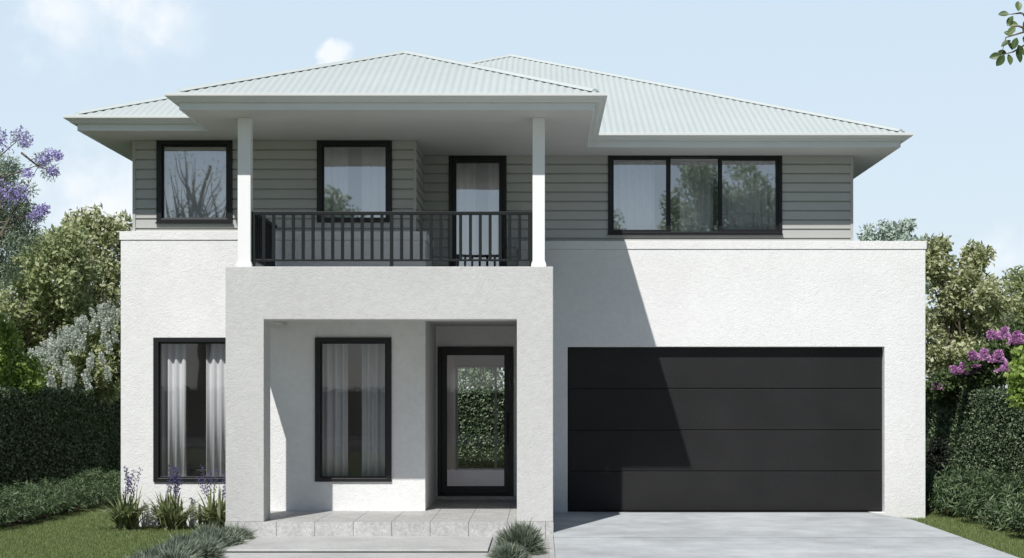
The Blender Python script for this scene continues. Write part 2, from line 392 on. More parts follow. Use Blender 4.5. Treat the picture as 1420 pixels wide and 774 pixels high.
# driveway: apron at the door, joint, then the long slab falling slightly to the road
mb = MB(); mb.add([(.163, -4.06, -.006), (5.31, -4.06, -.006), (5.31, -1.3, -.003), (5.05, -.35, 0), (4.98, .14, 0), (.163, .14, 0)], [(0, 1, 2, 3, 4, 5)])
mb.add([(5.31, -4.06, -.006), (5.31, -1.3, -.003), (5.05, -.35, 0), (4.98, .14, 0), (5.31, -4.06, -.16), (5.31, -1.3, -.16), (5.05, -.35, -.16), (4.98, .14, -.16)], [(0, 4, 5, 1), (1, 5, 6, 2), (2, 6, 7, 3)])
struct('driveway', mb, M['concrete'])
mb = MB(); mb.add([(.163, -30.8, -.07), (5.31, -30.8, -.07), (5.31, -4.0625, -.008), (.163, -4.0625, -.008), (.163, -30.8, -.2), (5.31, -30.8, -.2), (5.31, -4.0625, -.2), (.163, -4.0625, -.2)],
              [(0, 1, 2, 3), (1, 5, 6, 2), (0, 3, 7, 4), (2, 6, 7, 3)])
struct('driveway', mb, M['concrete'])
# entry path: step slab and the lower path, pale gravel pocket beside them
struct('step', MB().box(-3.95, -.63, -5.10, -3.375, -.075, -.05), M['step'], bevel=.004)
struct('step_base', MB().box(-3.93, -.66, -5.065, -3.38, -.2, -.077), M['joint'])
struct('path', MB().box(-3.98, -.60, -13, -5.103, -.2, -.088), M['step'], bevel=.006)
struct('gravel_pocket', sheet(-.628, .16, -13, -3.41, -.084), M['gravel'])
struct('edging_strip', MB().box(.10, .158, -13, -3.41, -.2, -.02), M['step'])

# ------------------------------------------------------------ the house
HOUSE = empty('house', (0, 0, 0), 'two storey white rendered house with pale ribbed metal roof, grey boards and black garage door', 'house')
YA, YB, YP, YD = -1.46, 0.0, -3.35, 0.80
ZF = .135; ZC = 4.105
W_L1 = (-5.50, -4.28, .549, 2.598); W_L2 = (-3.205, -2.12, .549, 2.598)
G_D = (.404, 5.20, 0, 2.505)
D_F = (-1.612, -.428, ZF, 2.53)
UYA, UYB = -1.38, .08                            # faces of the boarded upper walls
sA = FPX / (24 + UYA); sB = FPX / (24 + UYB)
def PX(p, s): return (p - VX) / s
def PZ(p, s): return CZ + (VY - p) / s
W_1 = (PX(218, sA), PX(323, sA), PZ(309, sA), PZ(195, sA)); W_2 = (PX(440, sA), PX(544, sA), PZ(309, sA), PZ(195, sA))
D_U = (PX(622.5, sB), PX(702.5, sB), 3.30, PZ(215, sB)); W_3 = (PX(843, sB), PX(1084, sB), PZ(325, sB), PZ(215, sB))

def part(name, mb, m, bevel=0, parent=HOUSE, smooth=False): return mb.build(name, m, parent, bevel=bevel, smooth=smooth)
ins = lambda h, e=.012: (h[0] + e, h[1] - e, h[2] + e, h[3] - e)      # the frame laps the opening
def run_y(x0, x1, y0, y1, z0, z1): return MB().box(x0, x1, y0, y1, z0, z1)

# lower walls
mb = slab(-5.97, -1.64, -.2, 3.98, YA, YA + .22, [ins(W_L1), ins(W_L2)])
a = run_y(-5.97, -5.77, YA + .22, 9.5, -.2, 3.98); mb.add(a.v, a.f)
a = run_y(-1.86, -1.64, YA + .22, YD, -.2, 3.98); mb.add(a.v, a.f)
part('wall', mb, M['stucco'], .008)
mb = slab(-.34, 5.82, -.2, 3.98, YB, YB + .22, [G_D])
a = run_y(5.60, 5.82, YB + .22, 9.5, -.2, 3.98); mb.add(a.v, a.f)
a = run_y(-.34, -.14, YB + .22, YD, -.2, 3.98); mb.add(a.v, a.f)
part('wall', mb, M['stucco'], .008)
mb = slab(-5.97, 5.82, -.2, 3.98, 9.5, 9.7, [(-1.79, 2.9, .14, 2.36)]); part('wall', mb, M['stucco'], .008)
mb = slab(-1.86, -.14, ZF, 3.27, YD + .002, YD + .2, [ins(D_F, .01)]); part('wall', mb, M['stucco'])
# parapet caps
mb = MB(); mb.box(-5.985, -1.625, YA - .014, YA + .24, 3.982, ZC); mb.box(-5.985, -5.755, YA + .24, 9.7, 3.982, ZC); mb.box(-1.87, -1.625, YA + .24, .06, 3.982, ZC)
part('parapet_cap', mb, M['stucco'], .005)
mb = MB(); mb.box(-.355, 5.834, YB - .014, YB + .24, 3.982, ZC); mb.box(5.594, 5.834, YB + .24, 9.7, 3.982, ZC)
part('parapet_cap', mb, M['stucco'], .005)
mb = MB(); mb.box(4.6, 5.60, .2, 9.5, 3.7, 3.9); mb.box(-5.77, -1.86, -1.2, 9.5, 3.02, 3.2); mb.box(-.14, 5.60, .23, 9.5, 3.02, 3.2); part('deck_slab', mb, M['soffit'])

# portico frame: beam, two pillars, side beam, right side wall
mb = slab(-4.105, .161, ZF, 3.458, YP, YP + .5, [(-3.605, -.312, ZF - 1, 2.767)])
part('portico_frame', mb, M['grey_stucco'], .010)
mb = MB(); mb.box(-4.105, -3.605, YP + .502, YA, 2.767, 3.458); part('side_beam', mb, M['grey_stucco'], .008)
mb = MB(); mb.box(-.30, .161, YP + .502, YB, ZF - .2, 3.458); part('side_wall', mb, M['grey_stucco'], .008)
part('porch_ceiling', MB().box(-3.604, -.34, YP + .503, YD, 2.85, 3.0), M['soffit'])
part('balcony_floor', MB().box(-3.604, -.34, YP + .503, .08, 3.02, 3.27), M['tile'])

# plinth with stone tiles
mb = MB(); mb.box(-4.10, .156, YP, YD + .2, -.2, ZF - .022); part('plinth', mb, M['joint'])
mb = MB(); g = .003; x = -4.112; xs = [-4.112]; x = -4.112 + (97 / 2.958 - 16) / 106.5
k = -3.94
while k < .1: xs.append(k); k += .5
xs.append(.166)
ys = [YP - .008, -2.85, -2.35, -1.85, -1.35, -.85, -.35, .15, YD]
for i in range(len(xs) - 1):
    mb.box(xs[i] + g, xs[i + 1] - g, YP - .022, YP - .002, -.2, ZF - .002)
    for j in range(len(ys) - 1):
        mb.box(xs[i] + g, xs[i + 1] - g, ys[j] + g + (.0 if j else -.010), ys[j + 1] - g, ZF - .021, ZF)
part('stone_tiles', mb, M['tile'])

# upper boarded walls
def backing(name, x0, x1, z0, z1, y, holes):
    part(name, slab(x0, x1, z0, z1, y, y + .14, holes), M['siding'])
h1 = [ins(W_1), ins(W_2)]; h2 = [ins(W_3), (D_U[0] + .01, D_U[1] - .01, 3.0, D_U[3] - .01)]
backing('upper_wall', -5.79, -1.80, ZC - .1, 5.402, UYA, h1)
mb = MB(); siding(mb, -5.79, -1.80, ZC, 5.40, h1, lambda u, o, z: (u, UYA - o, z))
part('weatherboards', mb, M['siding']); mb = MB()
siding(mb, UYA, .07, ZC, 5.40, [], lambda u, o, z: (-1.80 + o, u, z)); part('weatherboards', mb, M['siding']); mb = MB()
siding(mb, UYA, 9.4, ZC, 5.40, [], lambda u, o, z: (-5.79 - o, u, z))
part('weatherboards', mb, M['siding'])
mb = MB(); mb.box(-5.812, -5.772, UYA - .043, UYA + .02, ZC, 5.40); part('corner_trim', mb, M['siding']); mb = MB(); mb.box(-1.815, -1.776, UYA - .043, UYA + .02, ZC, 5.40); part('corner_trim', mb, M['siding'])
mb = slab(-1.94, 4.71, 3.1, 5.402, UYB, UYB + .14, [*h2, (-.34, 9, 3.0, 3.985)]); part('upper_wall', mb, M['siding'])
F_ = lambda u, o, z: (u, UYB - o, z)
mb = MB(); siding(mb, -1.79, D_U[0] + .01, ZC, 5.40, [], F_); part('weatherboards', mb, M['siding'])
mb = MB(); siding(mb, D_U[1] - .01, 4.71, ZC, 5.40, [h2[0]], F_)
part('weatherboards', mb, M['siding']); mb = MB()
siding(mb, -1.635, D_U[0] + .01, 3.27, ZC, [], F_); part('weatherboards', mb, M['siding'])
mb = MB(); siding(mb, D_U[1] - .01, -.36, 3.27, ZC, [], F_)
part('weatherboards', mb, M['siding']); mb = MB()
siding(mb, UYB, 9.4, ZC - .2, 5.40, [], lambda u, o, z: (4.71 + o, u, z))
part('weatherboards', mb, M['siding'])
mb = MB(); mb.box(4.692, 4.734, UYB - .043, UYB + .02, ZC, 5.40); part('corner_trim', mb, M['siding'])
mb = MB(); mb.box(-5.79, -5.65, UYA + .14, 9.4, 3.2, 5.40); mb.box(-1.94, -1.80, UYA + .14, UYB, 3.2, 5.40); mb.box(4.57, 4.71, UYB + .14, 9.4, 3.2, 5.40); mb.box(-5.65, 4.57, 9.3, 9.4, 3.2, 5.40)
part('upper_wall', mb, M['siding'])

# soffit, fascia, gutter
OUTL = [(-6.34, -2.30), (-4.577, -2.30), (-4.577, -3.92), (.685, -3.92), (.685, -.83), (5.255, -.83), (5.255, 10.78), (-6.34, 10.78)]
mb = MB(); k = len(OUTL)
SOF = [(-6.322, -2.282), (-4.559, -2.282), (-4.559, -3.902), (.667, -3.902), (.667, -.812), (5.237, -.812), (5.237, 10.762), (-6.322, 10.762)]
mb.add([(x, y, 5.404) for x, y in SOF] + [(x, y, 5.45) for x, y in SOF], [tuple(range(k)), tuple(range(k, 2 * k))] + [(i, (i + 1) % k, (i + 1) % k + k, i + k) for i in range(k)])
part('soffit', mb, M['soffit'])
def sweep(mb, prof):
    k = len(OUTL); rings = []
    for i in range(k):
        a, b, c = OUTL[i - 1], OUTL[i], OUTL[(i + 1) % k]
        def nn(p, q): dx, dy = q[0] - p[0], q[1] - p[1]; l = math.hypot(dx, dy); return (dy / l, -dx / l)
        n1, n2 = nn(a, b), nn(b, c)
        rings.append([(b[0] + o * (n1[0] + n2[0]), b[1] + o * (n1[1] + n2[1]), z) for o, z in prof])
    n_ = len(prof); v = [p for r_ in rings for p in r_]; f = []
    for i in range(k):
        for j in range(n_):
            a = i * n_ + j; b = i * n_ + (j + 1) % n_; c = ((i + 1) % k) * n_; f.append((a, b, c + (j + 1) % n_, c + j))
    mb.add(v, f)
mb = MB(); sweep(mb, [(0.0, 5.398), (0.0, 5.56), (-.02, 5.56), (-.02, 5.398)]); part('fascia', mb, M['trim'])
mb = MB(); sweep(mb, [(.003, 5.488), (.055, 5.486), (.078, 5.496), (.094, 5.52), (.120, 5.534), (.142, 5.540), (.152, 5.549), (.152, 5.577), (.144, 5.583), (.136, 5.574), (.134, 5.558), (.003, 5.556)])
part('gutter', mb, M['gutter'])

# ribbed metal roof sheets
PITCH = .402; RIB = .096; ZR = 5.566
def sheet_plane(mb, o, ud, vd, length, vmax, u_off=0.0):
    nsub = 6; du = RIB / nsub; n_ = int(length / du); prev = None
    for i in range(n_ + 1):
        u = i * du; vm = max(.0, vmax(u)); h = .0075 * math.cos(2 * math.pi * u / RIB)
        p0 = (o[0] + ud[0] * u, o[1] + ud[1] * u, ZR + h + .01)
        p1 = (o[0] + ud[0] * u + vd[0] * vm, o[1] + ud[1] * u + vd[1] * vm, ZR + h + .01 + PITCH * vm)
        k = len(mb.v); mb.v += [p0, p1]
        if i: mb.f.append((k - 2, k, k + 1, k - 1))
def hip(x0, x1, y0, y1, back=True, name='roof'):
    mb = MB(); mb.sm = True; Wd = x1 - x0; Dp = y1 - y0; half = Wd / 2
    sheet_plane(mb, (x0, y0), (1, 0), (0, 1), Wd, lambda u: min(u, Wd - u))
    vb = (lambda u: min(u, half, Dp - u)) if back else (lambda u: min(u, half))
    sheet_plane(mb, (x1, y0), (0, 1), (-1, 0), Dp, vb)
    k0 = len(mb.f)
    sheet_plane(mb, (x0, y0), (0, 1), (1, 0), Dp, vb); mb.f[k0:] = [f[::-1] for f in mb.f[k0:]]
    if back: k0 = len(mb.f); sheet_plane(mb, (x0, y1), (1, 0), (0, -1), Wd, lambda u: min(u, Wd - u)); mb.f[k0:] = [f[::-1] for f in mb.f[k0:]]
    o = part(name, mb, M['roof'], smooth=True)
    cap = MB(); a = (( x0 + x1) / 2, y0 + half, ZR + .012 + PITCH * half + .012)
    def rc(p, q):
        p = Vector(p); q = Vector(q); d = (q - p).normalized(); s_ = d.cross(Vector((0, 0, 1))).normalized() * .085
        dn = Vector((0, 0, -.028)); up_ = Vector((0, 0, .016)); lo = Vector((0, 0, -.036))
        cap.add([p + s_ + dn, p + s_ * .35 + up_ * .6, p + up_, p - s_ * .35 + up_ * .6, p - s_ + dn, q + s_ + dn, q + s_ * .35 + up_ * .6, q + up_, q - s_ * .35 + up_ * .6, q - s_ + dn],
                [(0, 1, 6, 5), (1, 2, 7, 6), (2, 3, 8, 7), (3, 4, 9, 8), (0, 4, 3, 2, 1), (5, 6, 7, 8, 9)])
    i = .13
    rc((x0 + i, y0 + i, ZR + .03 + PITCH * i), a); rc((x1 - i, y0 + i, ZR + .03 + PITCH * i), a)
    if back: b = (a[0], y1 - half, a[2]); rc(b, (x0, y1, ZR + .03)); rc(b, (x1, y1, ZR + .03))
    else: b = (a[0], y1, a[2])
    if b[1] - a[1] > .05: rc(a, b)
    cap.build('ridge_cap', M['roof'], o)
    return o
hip(-6.475, 5.39, -.965, 10.92)
hip(-6.463, -1.2, -2.435, 1.5, back=False)
hip(-4.712, .822, -4.055, 2.2, back=False)

# balcony posts
for x0, x1 in ((-3.956, -3.788), (-.108, .052)):
    mb = MB(); mb.box(x0, x1, -3.30, -3.135, 3.46, 5.402)
    o = part('post', mb, M['post'], .004)
    mb = MB(); mb.box(x0 - .018, x1 + .018, -3.318, -3.117, 3.459, 3.50); mb.box(x0 - .010, x1 + .010, -3.310, -3.125, 3.50, 3.525); mb.build('post_base', M['post'], o, bevel=.003)

# balustrade
bal = part('balustrade', MB().box(-3.788, -.108, -3.235, -3.185, PZ(297.8, 106), PZ(293.2, 106)), M['rail'], .004)
ZT, ZBT = PZ(297.8, 106), PZ(362, 106)
def sub(name, mb, m, parent, bevel=0): return mb.build(name, m, parent, bevel=bevel)
sub('bottom_rail', MB().box(-3.788, -.108, -3.228, -3.192, ZBT, ZBT + .026), M['rail'], bal, .003)
for xx, ya, yb in ((-3.765, -3.185, -1.48), (-.128, -3.185, -.03)):
    sub('side_rail', MB().box(xx - .025, xx + .025, ya, yb, ZT, ZT + .043), M['rail'], bal, .004)
    sub('side_rail', MB().box(xx - .018, xx + .018, ya, yb, ZBT, ZBT + .026), M['rail'], bal, .003)
    yy = ya + .12
    while yy < yb - .03: sub('baluster', MB().box(xx - .018, xx + .018, yy - .018, yy + .018, ZBT + .026, ZT), M['rail'], bal); yy += .13
p = 366.0
while p < 735:
    xx = PX(p, 105.8); sub('baluster', MB().box(xx - .0195, xx + .0195, -3.23, -3.192, ZBT + .026, ZT), M['rail'], bal); p += 13.64
for xx, yy in ((PX(543.1, 105.8), -3.21), (-3.764, -3.21), (-.13, -3.21)):
    sub('railing_post', MB().box(xx - .022, xx + .022, yy - .022, yy + .022, 3.458 if True else 0, ZT), M['rail'], bal, .002)

# windows
def window(rect, y, panes=None, fw=.075, fr=None, ft=None, fb=None, name='window', glass='glass', sashes=None):
    x0, x1, z0, z1 = rect; fb = fw if fb is None else fb; ft = fw if ft is None else ft
    mb = MB(); frame_ring(mb, x0, x1, z0, z1, y - .035, y + .10, fw, fr, ft, fb)
    o = part(name, mb, M['black'], .004)
    return o
def pane(o, x0, x1, z0, z1, y, glass='glass', sash=.022, sy=.012):
    mb = MB(); frame_ring(mb, x0, x1, z0, z1, y + sy, y + sy + .04, sash)
    mb.build('sash', M['black'], o, bevel=.002)
    mb = MB(); a, b, c, d = x0 + sash - .004, x1 - sash + .004, z0 + sash - .004, z1 - sash + .004; e = y + sy + .02; mb.add([(a, e, c), (b, e, c), (b, e, d), (a, e, d)], [(0, 1, 2, 3)])
    mb.build('glass', M[glass], o)
for r_, y in ((W_1, UYA - .02), (W_2, UYA - .02), (W_L1, YA), (W_L2, YA)):
    o = window(r_, y, fw=.075, ft=.068, fb=.052); pane(o, r_[0] + .075, r_[1] - .075, r_[2] + .052, r_[3] - .068, y, 'glass' if y > YA else 'doorglass')
r_ = W_3; y = UYB - .02
o = window(r_, y, fw=.05, ft=.042, fb=.03); g1 = PX(921, sB); g2 = PX(927.5, sB); g3 = PX(997, sB)
pane(o, r_[0] + .05, g2 - .005, r_[2] + .03, r_[3] - .042, y, sash=.038, sy=.0)
mb = MB(); mb.box(g2 + .001 - .006, g2 + .014, y + .002, y + .06, r_[2] + .03, r_[3] - .042); mb.build('mullion', M['black'], o)
pane(o, g2 + .014, g3, r_[2] + .03, r_[3] - .042, y, sash=.014, sy=.03)
pane(o, g3 + .001, r_[1] - .05, r_[2] + .03, r_[3] - .042, y, sash=.046, sy=.0)
# sills: thin shadow-making drip under the boarded windows
for r_, y in ((W_1, UYA), (W_3, UYB)):
    part('window_sill', MB().box(r_[0] - .01, r_[1] + .01, y - .082, y - .042, r_[2] - .016, r_[2] - .001), M['black'])

def door(rect, y, name, stile, top, bot, glass):
    x0, x1, z0, z1 = rect
    mb = MB(); frame_ring(mb, x0, x1, z0, z1, y - .03, y + .10, .055, .055, .05, .035); o = part(name, mb, M['black'], .004)
    mb = MB(); frame_ring(mb, x0 + .057, x1 - .057, z0 + .037, z1 - .052, y - .004, y + .042, stile - .057, stile - .057, top - .052, bot - .037); mb.build('door_leaf', M['black'], o, bevel=.003)
    mb = MB(); a, b, c, d = x0 + stile - .004, x1 - stile + .004, z0 + bot - .004, z1 - top + .004; e = y + .02; mb.add([(a, e, c), (b, e, c), (b, e, d), (a, e, d)], [(0, 1, 2, 3)]); mb.build('glass', M[glass], o)
    return o
o = door(D_U, UYB - .02, 'balcony_door', .115, .125, .12, 'glass')
o = door((D_F[0], D_F[1], .195, D_F[3]), YD, 'front_door', .145, .135, .155, 'doorglass')
mb = MB(); mb.tube([(-.52, YD - .05, 1.0), (-.52, YD - .05, 1.5)], .012, 8); mb.box(-.526, -.514, YD - .05, YD - .004, 1.05, 1.07); mb.box(-.526, -.514, YD - .05, YD - .004, 1.43, 1.45); mb.build('handle', M['black'], o)
part('door_sill', MB().box(-1.64, -.342, YD - .04, YD + .12, ZF + .001, .194), M['tile'], .004)

# garage door: four panels
GY = .14
o = part('garage_door', MB().box(G_D[0] + .002, G_D[1] - .002, GY + .045, GY + .07, .01, 2.54), M['black'])
z = [.012, .618, 1.243, 1.875, 2.53]
for i in range(4):
    mb = MB(); mb.box(G_D[0] + .012, G_D[1] - .012, GY, GY + .042, z[i] + .006, z[i + 1] - .006); mb.build('door_panel', M['garage'], o, bevel=.006)
mb = MB(); mb.box(G_D[0] + .012, G_D[1] - .012, GY + .002, GY + .04, .0, .012); mb.build('bottom_seal', M['black'], o)

# interiors seen through the glass
def room(name, x0, x1, y0, y1, z0, z1, m, mf=None, front=None, back=None):
    t = .02
    mb = MB(); mb.box(x0 - t, x0, y0, y1, z0, z1); mb.box(x1, x1 + t, y0, y1, z0, z1); mb.box(x0 - t, x1 + t, y0, y1, z1, z1 + t)
    if back is None: mb.box(x0 - t, x1 + t, y1, y1 + t, z0, z1)
    part(name, mb, m); part('interior_floor', MB().box(x0, x1, y0, y1, z0 - t, z0), mf or m)
room('interior_wall', -5.74, -1.90, YA + .23, -.15, .14, 2.9, M['inner'], M['innerfloor'])
room('interior_wall', -5.62, -1.96, UYA + .15, 3.0, 3.3, 5.36, M['inner'], M['innerfloor'])
room('interior_wall', -1.66, 4.54, UYB + .15, 4.2, 3.3, 5.36, M['inner'], M['innerfloor'])
room('interior_wall', -1.80, 3.0, YD + .21, 9.49, .165, 2.72, M['hall'], M['innerfloor'], back=False)
mb = MB(); frame_ring(mb, -1.80, 2.91, .14, 2.38, 9.50, 9.58, .05); [mb.box(a, a + .05, 9.50, 9.58, .19, 2.33) for a in (-.98, .3, 1.6)]  # hall and rear glazing widened out of view to let more light in
o = part('rear_door', mb, M['metal'])
struct('terrace', sheet(-5.9, 5.8, 9.7, 15.2, GZ + .02), M['tile'])

def curtain(x0, x1, z0, z1, y, label, group='sheer curtains', amp=.03, wl=.11, cover=1.0):
    n_ = int((x1 - x0) / .012); mb = MB(); ph = RNG.random() * 6
    for i in range(n_ + 1):
        x = x0 + (x1 - x0) * i / n_; yy = y + amp * math.sin(2 * math.pi * x / wl + ph + .8 * math.sin(x * 7)); 
        mb.v += [(x - (x0 + x1) / 2, yy - y, 0), (x - (x0 + x1) / 2, yy - y, z1 - z0)]
        if i: k = 2 * i; mb.f.append((k - 2, k, k + 1, k - 1))
    mb.sm = True
    o = mb.build('curtain', M['linen'] if z0 < 1 else M['curtain'], smooth=True); o.location = ((x0 + x1) / 2, y, z0)
    s_ = o.modifiers.new('thick', 'SOLIDIFY'); s_.thickness = .002
    return tag(o, label, 'curtain', group)
yl = YA + .20
curtain(-5.45, -5.08, .16, 2.80, yl, 'pale curtain drawn to the left side of the ground floor window beside the flowering clumps')
curtain(-4.79, -4.22, .16, 2.80, yl, 'pale curtain hanging beside the portico pillar in the left ground floor window')
curtain(-3.16, -2.77, .16, 2.80, yl, 'pale curtain on the left side of the tall window inside the porch')
curtain(-2.56, -2.08, .16, 2.80, yl, 'pale curtain on the right side of the tall window inside the porch')
yu = UYA + .17
curtain(W_1[0] - .05, W_1[1] + .05, 3.32, 5.34, yu, 'sheer curtain closed across the upper left corner window', amp=.015, wl=.16)
curtain(W_2[0] - .03, W_2[0] + .42, 3.32, 5.34, yu, 'sheer curtain on the left of the upper window behind the balcony railing')
curtain(W_2[0] + .62, W_2[1] + .03, 3.32, 5.34, yu, 'sheer curtain on the right of the upper window behind the balcony railing')
yb = UYB + .17
curtain(D_U[0], D_U[0] + .40, 3.32, 5.34, yb, 'sheer curtain on the left of the glazed balcony door')
curtain(D_U[0] + .60, D_U[1] + .02, 3.32, 5.34, yb, 'sheer curtain on the right of the glazed balcony door')
curtain(W_3[0] - .05, W_3[0] + .72, 3.32, 5.34, yb, 'sheer curtain behind the left sash of the wide window above the garage')
curtain(W_3[0] + 1.10, W_3[0] + 1.62, 3.32, 5.34, yb, 'sheer curtain behind the middle pane of the wide window above the garage')
curtain(W_3[0] + 1.72, W_3[1] + .05, 3.32, 5.34, yb, 'sheer curtain behind the right sash of the wide window above the garage')
t = empty('side_table', (-4.86, -.75, .14), 'small dark table inside the left ground floor window between its curtains', 'table')
mb = MB(); mb.box(-5.08, -4.6, -1.0, -.5, .665, .70); mb.build('tabletop', M['darkwood'], t, bevel=.004)
mb = MB(); mb.tube([(-4.86, -.75, .16), (-4.86, -.75, .60), (-4.86, -.75, .665)], [.045, .045, .09], 12); mb.box(-5.0, -4.72, -.89, -.61, .14, .165); mb.build('pedestal', M['darkwood'], t)

# ------------------------------------------------------------ hedges
hedge('hedge', 'dark clipped hedge on the left boundary, its shaded face towards the house', -9.85, -9.2, -9, 14.5, GZ, 1.87, 1500, .055, ['+x', '+z', '-y'])
hedge('hedge', 'clipped hedge on the right boundary, lit by the sun, behind the low leafy shrubs', 8.6, 9.25, -9, 14.5, GZ, 1.86, 1500, .055, ['-x', '+z', '-y'])
hedge('hedge', 'clipped hedge across the back garden, seen through the glass front door', -9.0, 8.4, 15.6, 16.2, GZ, 1.85, 900, .07, ['-y', '+z'])

def at(px, py, y):
    s = FPX / (24 + y); return ((px - VX) / s, y, CZ + (VY - py) / s)
def ellp(px, py, y, rx, ry, rz, wgt=1.0): c = at(px, py, y); return (c[0], c[1], c[2], rx, ry, rz, wgt)

# ------------------------------------------------------------ trees, left
ex = [(*at(p_, q_, 3), .16) for p_, q_ in ((30, 192), (58, 222), (70, 238), (15, 235), (40, 262))]
t, c_ = tree('jacaranda_tree', 'tall feathery tree with violet blue blossom at the left edge of the picture', 'tree', (-10.4, 3.0, GZ),
     [ellp(-60, 230, 3, 1.1, 1.0, .7, 1), ellp(-10, 300, 3.5, .85, .9, .7, 1.3), ellp(-70, 360, 3, 1.3, 1, 1.0, 1)], 80, .18, .38, 330, .085, 'greygreen', trunk_r=.13, aspect=.22, extra=ex)
mb_c = [at(p_, q_, 2.6) for p_, q_ in ((-4, 185), (3, 200), (28, 187), (36, 197), (60, 222), (70, 214), (80, 216), (73, 237), (20, 265), (10, 275), (30, 268), (56, 293), (48, 300), (62, 290), (0, 262), (-20, 215), (-25, 250), (38, 240))]
V, F = clump_leaves(mb_c, [.14, .18, .15, .12, .12, .12, .1, .1, .2, .19, .16, .13, .13, .1, .2, .22, .22, .1], [105] * 18, .042, .8)
fastmesh('blossom', V, F, LM['purple'], t, t.location)
mb = MB()
for a_, b_ in (((-60, 260), (30, 190)), ((-60, 260), (72, 222)), ((-40, 300), (22, 266)), ((-40, 310), (56, 296)), ((30, 212), (74, 238))):
    A_ = Vector(at(*a_, 3)); B_ = Vector(at(*b_, 2.7)); mb.tube([A_, (A_ + B_) / 2 + Vector((0, 0, -.06)), B_], [.022, .014, .005], 5)
mb.build('twig', M['bark'], t)
tree('leafy_tree', 'bushy cream and olive leaved tree rising beside the left corner of the house', 'tree', (-10.35, 11.0, GZ),
     [ellp(128, 330, 11, .62, .8, .75, 1), ellp(130, 400, 11, .85, .9, .9, 1.6), ellp(125, 470, 11.5, .95, .9, .9, 1.3), ellp(160, 345, 11.5, .4, .5, .8, .6)], 150, .14, .30, 84, .125, 'variegated', trunk_r=.12, group='variegated trees')
tree('leafy_tree', 'broad olive green tree between the feathery tree and the cream leaved one at left', 'tree', (-11.6, 9.0, GZ),
     [ellp(70, 380, 9, .95, .9, .9, 1.5), ellp(30, 420, 9, 1.0, .9, .9, 1.4), ellp(80, 455, 9.5, 1.0, .9, .8, 1.2), ellp(10, 350, 10, .8, .8, .6, .6), ellp(85, 345, 9, .5, .5, .5, .6)], 170, .16, .34, 86, .115, 'olive', trunk_r=.13)
tree('lime_shrub', 'bright lime green shrub at the left edge above the hedge', 'shrub', (-10.3, 4.6, GZ),
     [ellp(-5, 480, 4.6, .45, .45, .7, 1), ellp(20, 520, 4.6, .5, .4, .35, .8)], 50, .12, .24, 90, .09, 'lime', trunk_r=.05, nlimb=6)

def flowering(name, label, base, ell, n, per, size, lm, flowers, fl, flm, group=None, rr=.035, count=90):
    t, c_ = tree(name, label, 'shrub', base, ell, n, .14, .28, per, size, lm, trunk_r=.05, nlimb=10, group=group)
    Ps, Rr = [], []
    V_, F_ = [], []; k = 0
    P = []; O = []
    for (fx, fy, fz, ln, tilt) in flowers:
        d = np.array([tilt, -.15, 1.0]); d /= np.linalg.norm(d); q = RNG.random(count); r_ = rr * (1 - q * .85) * RNG.uniform(.5, 1.1, count)
        a = RNG.random(count) * 6.283
        pts = np.array([fx, fy, fz]) + np.outer(q * ln, d) + np.stack([np.cos(a) * r_, np.sin(a) * r_, np.zeros(count)], 1); P.append(pts)
        O.append(np.stack([np.cos(a), np.sin(a), np.full(count, .4)], 1))
    P = np.concatenate(P); O = np.concatenate(O); s = fl * RNG.uniform(.6, 1.3, len(P))
    V, F = leaf_arrays(P, norm(O + rdir(len(P)) * .6), rdir(len(P)), s, s * .8)
    fastmesh('blossom', V, F, LM[flm], t, base); return t
fls = []
for _ in range(110):
    px = RNG.uniform(25, 172); top = 428 + max(0, (150 - px)) * .62; py = RNG.uniform(top, 535); 
    if RNG.random() < .45: py = top + RNG.uniform(-3, 22)
    yy = 9.0 - (py - 420) / 120 * 1.6 - RNG.random() * .3; c = at(px, py, yy); fls.append((c[0], c[1], c[2] - .12, RNG.uniform(.22, .36), RNG.uniform(-.35, .25)))
flowering('butterfly_bush', 'large bush covered in silvery white flower spikes above the left hedge', (-10.6, 9.0, GZ),
          [ellp(150, 500, 9, .75, .7, .85, 1.2), ellp(90, 525, 9, .9, .7, .6, 1.2), ellp(165, 470, 9, .4, .5, .7, .8), ellp(40, 540, 9, .6, .5, .35, .6)], 120, 120, .10, 'olive', fls, .05, 'white', rr=.042, count=110)

# ------------------------------------------------------------ trees, right
tree('leafy_tree', 'tall cream and green leaved tree right beside the garage wall above the hedge', 'tree', (9.55, 10.0, GZ),
     [ellp(1318, 380, 10, .6, .7, .75, 1), ellp(1320, 450, 10, .85, .8, .85, 1.4), ellp(1355, 420, 10, .75, .8, .8, 1.2), ellp(1350, 500, 10, 1.0, .8, .6, 1.2), ellp(1357, 350, 10, .28, .3, .3, .3), ellp(1298, 360, 10, .35, .4, .5, .4), ellp(1310, 500, 10.5, .6, .6, .7, 1)], 170, .13, .28, 80, .12, 'variegated', trunk_r=.12, group='variegated trees')
tree('leafy_tree', 'pale yellow green tree at the right edge behind the lilac', 'tree', (12.6, 14.0, GZ),
     [ellp(1418, 425, 14, .8, .8, .9, 1), ellp(1470, 410, 14, 1.2, 1, 1.1, 1), ellp(1405, 475, 14, 1.2, .9, .7, 1.1)], 130, .18, .34, 70, .12, 'olive', trunk_r=.14)
